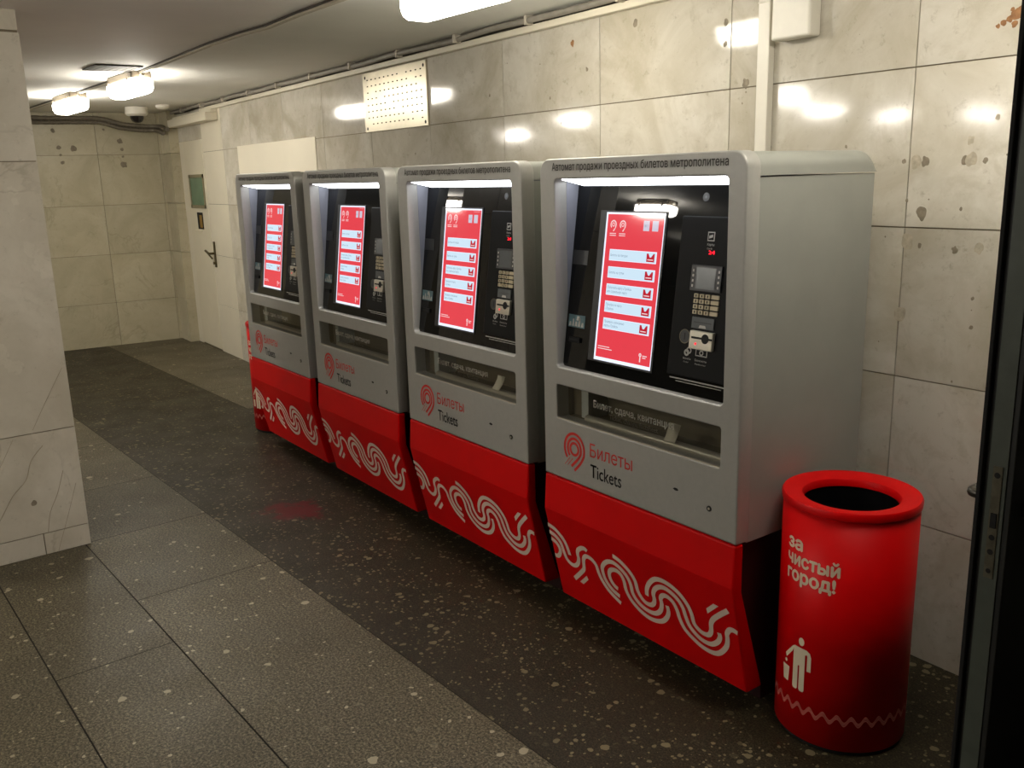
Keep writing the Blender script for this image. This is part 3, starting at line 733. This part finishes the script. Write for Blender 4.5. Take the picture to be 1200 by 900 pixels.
    for cx in (.270,.313):
        s.ring(cx,1.437,.004,.0065,S2,6,20); s.ring(cx,1.437,.010,.014,S2,6,24,-40,230); s.flat([(cx+.010,1.429),(cx+.014,1.431),(cx+.004,1.416),(cx-.001,1.417)],S2,6)
        for q in (0,1): s.rect(cx-.014,cx+.015,1.408-.006*q,1.4105-.006*q,S2,6)
    for cx in (.418,.456):
        s.rect(cx-.013,cx+.013,1.421,1.452,S2,5)
    s.text('RU',.411,1.432,.013,.008,S3,3,0,1)
    s.text('Московский транспорт',.440,1.462,.045,.004,S2,6,0,1)
    for q in (0,1): s.rect(.249,.249+.055-.012*q*-1,1.049-.007*q,1.0515-.007*q,S2,6)
    s.ring(.445,1.046,.002,.006,S2,6,16); s.rect(.443,.448,1.024,1.041,S2,6); s.rect(.455,.475,1.043,1.046,S2,6); s.rect(.455,.470,1.037,1.040,S2,6)
    s.build('touch_screen',[M['s_white'],M['s_red'],M['s_btn'],M['s_txt'],M['s_icon'],M['s_flag'],M['s_pale']],go)
    # left fittings on the glass
    q=MB(); q.rect(.083,.158,1.302,1.349,P_glass(.0012),0); q.build('card_pad',M['dark_grey'],go)
    q=MB(); q.rect(.088,.172,1.094,1.136,P_glass(.0012),0)
    for a,b,c_,d_ in ((.092,.104,1.098,1.112),(.108,.118,1.098,1.122),(.122,.134,1.098,1.114),(.138,.150,1.098,1.126),(.154,.166,1.098,1.112),(.128,.146,1.118,1.132)): q.flat([(a,c_),(b,c_),(b-.002,d_),(a+.003,d_)],P_glass(.0016),1)
    q.build('payment_sticker',[M['sticker'],M['icon']],go)
    q=MB(); f=P_glass(.006); fk=P_glass(0); q.hexa([f(.102,1.045),f(.158,1.045),fk(.158,1.045),fk(.102,1.045),f(.102,1.062),f(.158,1.062),fk(.158,1.062),fk(.102,1.062)]); q.rect(.108,.152,1.051,1.056,P_glass(.0064),1)
    q.build('receipt_slot',[M['black_matte'],M['hole']],go)
    q=MB(); q.disc(.642,1.523,.0125,P_glass(.0012),0,24); q.disc(.642,1.523,.004,P_glass(.0016),1,12); q.build('camera_window',[M['dark_grey'],M['lcd']],go)
    # payment column on the right
    pc=MB(); f=P_glass(.008); fk=P_glass(0)
    u0,u1,z0,z1=.566,.798,1.010,1.470
    pc.hexa([f(u0,z0),f(u1,z0),fk(u1,z0),fk(u0,z0),f(u0,z1),f(u1,z1),fk(u1,z1),fk(u0,z1)])
    po=pc.build('payment_panel',M['black_matte'],go,bevel=.003)
    def G(o): return P_glass(.008+o)
    q=MB(); q.rect(.575,.79,.9985,1.0025,P_glass(.002),0); q.rect(.60,.775,.9915,.9940,P_glass(.002),0); q.build('edge_line',M['icon'],go)
    q=MB(); q.rect(.671,.697,1.402,1.428,G(.001),0); q.rect(.674,.694,1.405,1.425,G(.0015),1); q.flat([(.677,1.409),(.691,1.413),(.691,1.421),(.677,1.417)],G(.002),0); q.text('Карты',.672,1.389,.026,.007,G(.001),0,0,1); q.text('Cards',.672,1.379,.020,.005,G(.001),0,0,1); q.build('card_symbol',[M['icon'],M['black_matte']],po)
    q=MB(); q.rect(.672,.712,1.362,1.380,G(.0006),1); q.text('24',.681,1.366,.022,.010,G(.0016),0,.03,1); q.build('number_display',[M['red_led'],M['black_matte']],po)
    q=MB(); f=G(.006); fk=G(0)
    q.hexa([f(.628,1.262),f(.740,1.262),fk(.740,1.262),fk(.628,1.262),f(.628,1.334),f(.740,1.334),fk(.740,1.334),fk(.628,1.334)],2)
    q.rect(.648,.720,1.268,1.328,G(.0068),0)
    for j in range(4):
        for uu in (.634,.729): q.rect(uu,uu+.006,1.272+j*.0145,1.279+j*.0145,G(.0068),1)
    q.build('pin_display',[M['lcd'],M['icon'],M['dark_grey']],po)
    q=MB()
    for j in range(4):
        for i in range(4):
            a=.646+i*.0215; w_=.016 if i<3 else .028; zc=1.248-j*.0155
            fa,fb_=G(.004),G(0)
            q.hexa([fa(a,zc-.0055),fa(a+w_,zc-.0055),fb_(a+w_,zc-.0055),fb_(a,zc-.0055),fa(a,zc+.0055),fa(a+w_,zc+.0055),fb_(a+w_,zc+.0055),fb_(a,zc+.0055)],0)
            if i<3: q.rect(a+.006,a+.010,zc-.0035,zc+.0035,G(.0044),1)
    q.build('keypad',[M['key'],M['black_matte']],po)
    q=MB(); f=G(.012); fk=G(0); f2=G(.004)
    q.hexa([f2(.648,1.156),f2(.730,1.156),fk(.730,1.156),fk(.648,1.156),f2(.648,1.188),f2(.730,1.188),fk(.730,1.188),fk(.648,1.188)],0)
    q.rect(.656,.722,1.172,1.175,G(.0046),1); q.flat([(.676,1.158),(.704,1.158),(.700,1.166),(.680,1.166)],G(.0046),2)
    q.build('card_reader',[M['lcd'],M['dark_grey'],M['icon']],po)
    q=MB(); q.hexa([f(.652,1.098),f(.738,1.098),fk(.738,1.098),fk(.652,1.098),f(.652,1.150),f(.738,1.150),fk(.738,1.150),fk(.652,1.150)],0)
    q.rect(.660,.738,1.128,1.134,G(.0126),1); q.disc(.712,1.131,.014,G(.0128),1,18)
    q.disc(.678,1.114,.0035,G(.0130),2,12); q.build('bill_slot',[M['steel'],M['hole'],M['red_led']],po,bevel=.002)
    q=MB(); q.disc(.626,1.128,.018,G(.002),0,28); q.ring(.626,1.128,.018,.021,G(.003),1,28); q.rect(.6245,.6275,1.118,1.138,G(.003),2); q.build('coin_slot',[M['dark_grey'],M['worn_steel'],M['hole']],po)
    q=MB()
    q.ring(.638,1.082,.004,.010,G(.001),0,18); q.ring(.646,1.089,.006,.010,G(.001),0,18); q.text('Монеты',.626,1.062,.030,.006,G(.001),0,0,1); q.text('Coins',.628,1.053,.020,.0045,G(.001),0,0,1)
    q.rect(.672,.716,1.077,1.080,G(.001),0); q.rect(.672,.675,1.077,1.098,G(.001),0); q.rect(.672,.716,1.095,1.098,G(.001),0); q.rect(.713,.716,1.077,1.098,G(.001),0); q.ring(.694,1.0875,.004,.008,G(.001),0,16); q.rect(.680,.720,1.101,1.103,G(.001),0)
    q.text('Банкноты',.672,1.062,.044,.006,G(.001),0,0,1); q.text('Banknotes',.674,1.052,.040,.0045,G(.001),0,0,1); q.build('payment_symbols',M['icon'],po)
    # tray
    t=MB()
    t.box(.066,.806,.05,.156,.768,.777,0); t.box(.066,.806,.05,.156,.896,.906,0); t.box(.066,.806,.15,.157,.77,.90,0); t.box(.060,.0705,.05,.156,.77,.90,0); t.box(.801,.81,.05,.156,.77,.90,0)
    t.box(.0715,.13,.075,.15,.778,.895,0); t.box(.13,.165,.062,.15,.778,.895,1)
    to=shift(t).build('ticket_tray',[M['tray'],M['tray_lt']],r)
    q=MB(); q.tube([(.165+OX,.058+OY,.781),(.80+OX,.058+OY,.781)],.014,18); q.build('tray_roller',M['steel'],to,smooth=50)
    q=MB(); q.box(.074,.797,.0,.006,.7755,.779); shift(q); q.build('tray_lip',M['steel'],to)
    q=MB(); q.rect(.0715,.7995,.782,.8945,P_y(.006),0); fo=q.build('clear_flap',M['flap'],to)
    q=MB(); q.text('Билет, сдача, квитанция',.259,.849,.359,.022,P_y(.0035),0,.034,2); q.text('Ticket, change, factsheet',.335,.824,.218,.0155,P_y(.0035),1,.01,2); q.build('tray_lettering',[M['txt_white'],M['txt_dim']],to)
    # front lettering and locks
    q=MB(); q.text('Автомат продажи проездных билетов метрополитена',.066,1.6085,.739,.0225,P_front,0,.022,2); q.build('title_lettering',M['txt_dark'],r)
    q=MB(); emblem(q,.163,.683,1.,P_front,0); q.build('metro_emblem',M['txt_red'],r)
    q=MB(); q.text('Билеты',.244,.676,.202,.0445,P_front,0,.0,3); tag(q.build('tickets_lettering',M['txt_red'],r),'red Cyrillic lettering'); q=MB(); q.text('Tickets',.246,.606,.150,.0445,P_front,0,.012,3); tag(q.build('tickets_lettering',M['txt_black'],r),'black Latin lettering')
    q=MB(); q.lathe([(0,0),(.0085,0),(.0085,.002),(0,.002)],n=20,mi=0); q.lathe([(0,.002),(.004,.002),(.004,.0028),(0,.0028)],n=12,mi=1)
    q.v=[(x+.766+OX,-z-.0002+OY,y+.645) for x,y,z in q.v]; q.build('key_lock',[M['txt_black'],M['steel']],r)
    q=MB(); q.flat([(.622,.668),(.630,.664),(.640,.664),(.646,.668),(.640,.6725),(.630,.6725)],P_front,0); q.build('drain_slot',M['hole'],r)
    return r
plain_led=plain('dark red window', rgb(50,6,8), .3, mott=0)
LAB={3:'silver and red ticket machine beside the red bin, nearest the viewer',2:'silver and red ticket machine second from the viewer, next to the nearest one',
     1:'silver and red ticket machine third from the viewer, under the cream wall sheet edge',0:'silver and red ticket machine farthest from the viewer, nearest the white door'}
def m_world(u,y,i):   # machine-local point to place
    a=u-W/2+MS*(i-3); return (MX+a*MC-y*MSN, a*MSN+y*MC)
proto=make_machine()
for i in (3,2,1,0):
    m=proto if i==3 else copy_tree(proto)
    x,y=m_world(W/2,-OY,i); m.location=(x,y,0); m.rotation_euler=(0,0,MR)
    tag(m,LAB[i],'ticket machine','ticket machines in a row along the marble wall')
# receipt slips left in two trays
for i,(ua,ub,uc) in ((3,(.598,.578,.572)),(2,(.668,.640,.622))):
    s=MB(); w=.046; vs=[];n=9
    for k in range(n):
        t=k/(n-1); z=.858-.062*t; u=ua+(ub-ua)*t*2 if t<.5 else ub+(uc-ub)*(t-.5)*2
        y=.032+.010*math.sin(t*3.0)
        for q in (-w/2,w/2):
            X,Y=m_world(u+q,y,i); vs.append((X,Y,z))
    s.add(vs,[(2*k,2*k+1,2*k+3,2*k+2) for k in range(n-1)])
    o=s.build('paper_slip',M['paper'],smooth=60)
    so=o.modifiers.new('thick','SOLIDIFY'); so.thickness=.0006
    tag(o,'curled paper slip left in the tray of the '+('nearest' if i==3 else 'second nearest')+' ticket machine','paper slip','paper slips in the machine trays')

# ------------------------------------------------------------------ bins
BR,BH=.181,.715
def make_bin():
    r=empty('litter_bin',(0,0,0))
    b=MB(); b.lathe([(BR,.014),(BR,BH-.022)],n=96); b.f=b.f[:96]; b.m=b.m[:96]; b.t=b.t[:96]
    bo=b.build('bin_body',M['red'],r,smooth=30); sm=bo.modifiers.new('thick','SOLIDIFY'); sm.thickness=.003; sm.offset=-1
    q=MB(); q.lathe([(BR-.002,BH-.026),(BR+.004,BH-.022),(BR+.005,BH-.006),(BR+.001,BH),(.152,BH-.003),(.131,BH-.009),(.126,BH-.018),(.126,BH-.03)],n=96); q.f=q.f[:-2]; q.m=q.m[:-2]; q.t=q.t[:-2]
    q.build('bin_rim',M['red'],r,smooth=38)
    q=MB(); q.lathe([(.129,BH-.022),(.127,.06),(.001,.058)],n=64); q.f=q.f[:-2]; q.m=q.m[:-2]; q.t=q.t[:-2]; q.build('bin_liner',M['black_matte'],r,smooth=40)
    q=MB(); q.lathe([(.05,.0),(BR-.006,.0),(BR-.004,.016),(.05,.016)],n=72,close=True); q.build('base_ring',M['gap'],r,smooth=30)
    def cy(off): 
        def f(a,z): 
            t=math.radians(a); return ((BR+off)*math.cos(t),(BR+off)*math.sin(t),z)
        return f
    def txt(mb, body, a0, a1, z, h, bold):
        mb.text(body,a0,z,a1-a0,h,cy(.0009),0,bold,3)
    q=MB(); txt(q,'за',-113.5,-96.0,.576,.036,.055); txt(q,'чистый',-113.5,-61.5,.530,.036,.055); txt(q,'город!',-113.5,-64.5,.484,.036,.055)
    q.build('slogan_lettering',M['txt_cream'],bo)
    q=MB(); f=cy(.0009); c0=-90.
    def px(x,y): return (-112+ (x)*.0, y)
    sa=.095  # degrees per unit of the drawing
    def D(x,z): return f(-113+x*32., .160+z*.165)     # drawing box 0..1
    q.disc(.66,.915,.075,lambda a,b: D(a*1.0,b),0,20,sx=1.25)
    q.strips([(.44,.80),(.84,.80),(.955,.74),(.80,.70),(.80,.46),(.40,.46),(.40,.72)],D,0)
    q.strips([(.84,.80),(.94,.765),(.985,.69),(.985,.42),(.865,.42),(.865,.68)],D,0)
    q.strips([(.44,.80),(.36,.765),(.06,.545),(.12,.485),(.36,.67)],D,0)
    q.strips([(.40,.47),(.575,.47),(.575,.03),(.54,.0),(.43,.0),(.40,.03)],D,0)
    q.strips([(.625,.47),(.80,.47),(.80,.03),(.765,.0),(.655,.0),(.625,.03)],D,0)
    q.rect(.40,.80,.46,.48,D,0,8)
    q.disc(.10,.42,.035,D,0,12,sx=1.3); q.strips([(-.04,.33),(.26,.33),(.22,.05),(.01,.05)],D,0)
    q.build('litter_pictogram',M['txt_cream'],bo)
    q=MB()
    for off in (-.0052,0,.0052):
        vs=[];fs=[];ff_=cy(.0008); n=720
        for i in range(n+1):
            a=i*360/n; th=math.radians(a*30); z=.108+.0098*math.sin(th)+off; vs+=[ff_(a,z-.0016),ff_(a,z+.0016)]
        for i in range(n): fs.append((2*i,2*i+2,2*i+3,2*i+1))
        q.add(vs,fs)
    tag(q.build('wave_ornament',M['bin_ribbon'],bo),'thin pink wave line around the foot')
    return r
bin0=make_bin(); bin0.location=(.068,.275,0); tag(bin0,'tall round red bin with white slogan standing beside the nearest ticket machine','litter bin','red litter bins')
b2=copy_tree(bin0); b2.location=(-4.19,.21,0); b2.rotation_euler=(0,0,math.radians(20)); tag(b2,'red bin mostly hidden behind the farthest ticket machine','litter bin','red litter bins')

# ------------------------------------------------------------------ camera, world, view
def cam():
    yaw,pit,roll,f=.9652,.2279,-.0278,1057.69
    F=Vector((-math.sin(yaw)*math.cos(pit),math.cos(yaw)*math.cos(pit),-math.sin(pit)))
    R=Vector((math.cos(yaw),math.sin(yaw),0)); U=R.cross(F)
    R2=math.cos(roll)*R+math.sin(roll)*U; U2=-math.sin(roll)*R+math.cos(roll)*U
    c=bpy.data.cameras.new('camera'); c.sensor_width=36.; c.sensor_fit='HORIZONTAL'; c.lens=36*f/1200; c.clip_start=.05; c.clip_end=60
    o=bpy.data.objects.new('camera',c); COL.objects.link(o)
    o.matrix_world=Matrix(((R2.x,U2.x,-F.x,1.49),(R2.y,U2.y,-F.y,-1.8512),(R2.z,U2.z,-F.z,1.6),(0,0,0,1)))
    sc.camera=o
cam()
w=bpy.data.worlds.new('world'); sc.world=w; w.use_nodes=True
w.node_tree.nodes['Background'].inputs[0].default_value=(.02,.02,.02,1); w.node_tree.nodes['Background'].inputs[1].default_value=.3
sc.view_settings.view_transform='Standard'; sc.view_settings.look='None'; sc.view_settings.exposure=0.; sc.view_settings.gamma=1.
sc.cycles.use_denoising=True; sc.cycles.max_bounces=8; sc.cycles.sample_clamp_indirect=6.
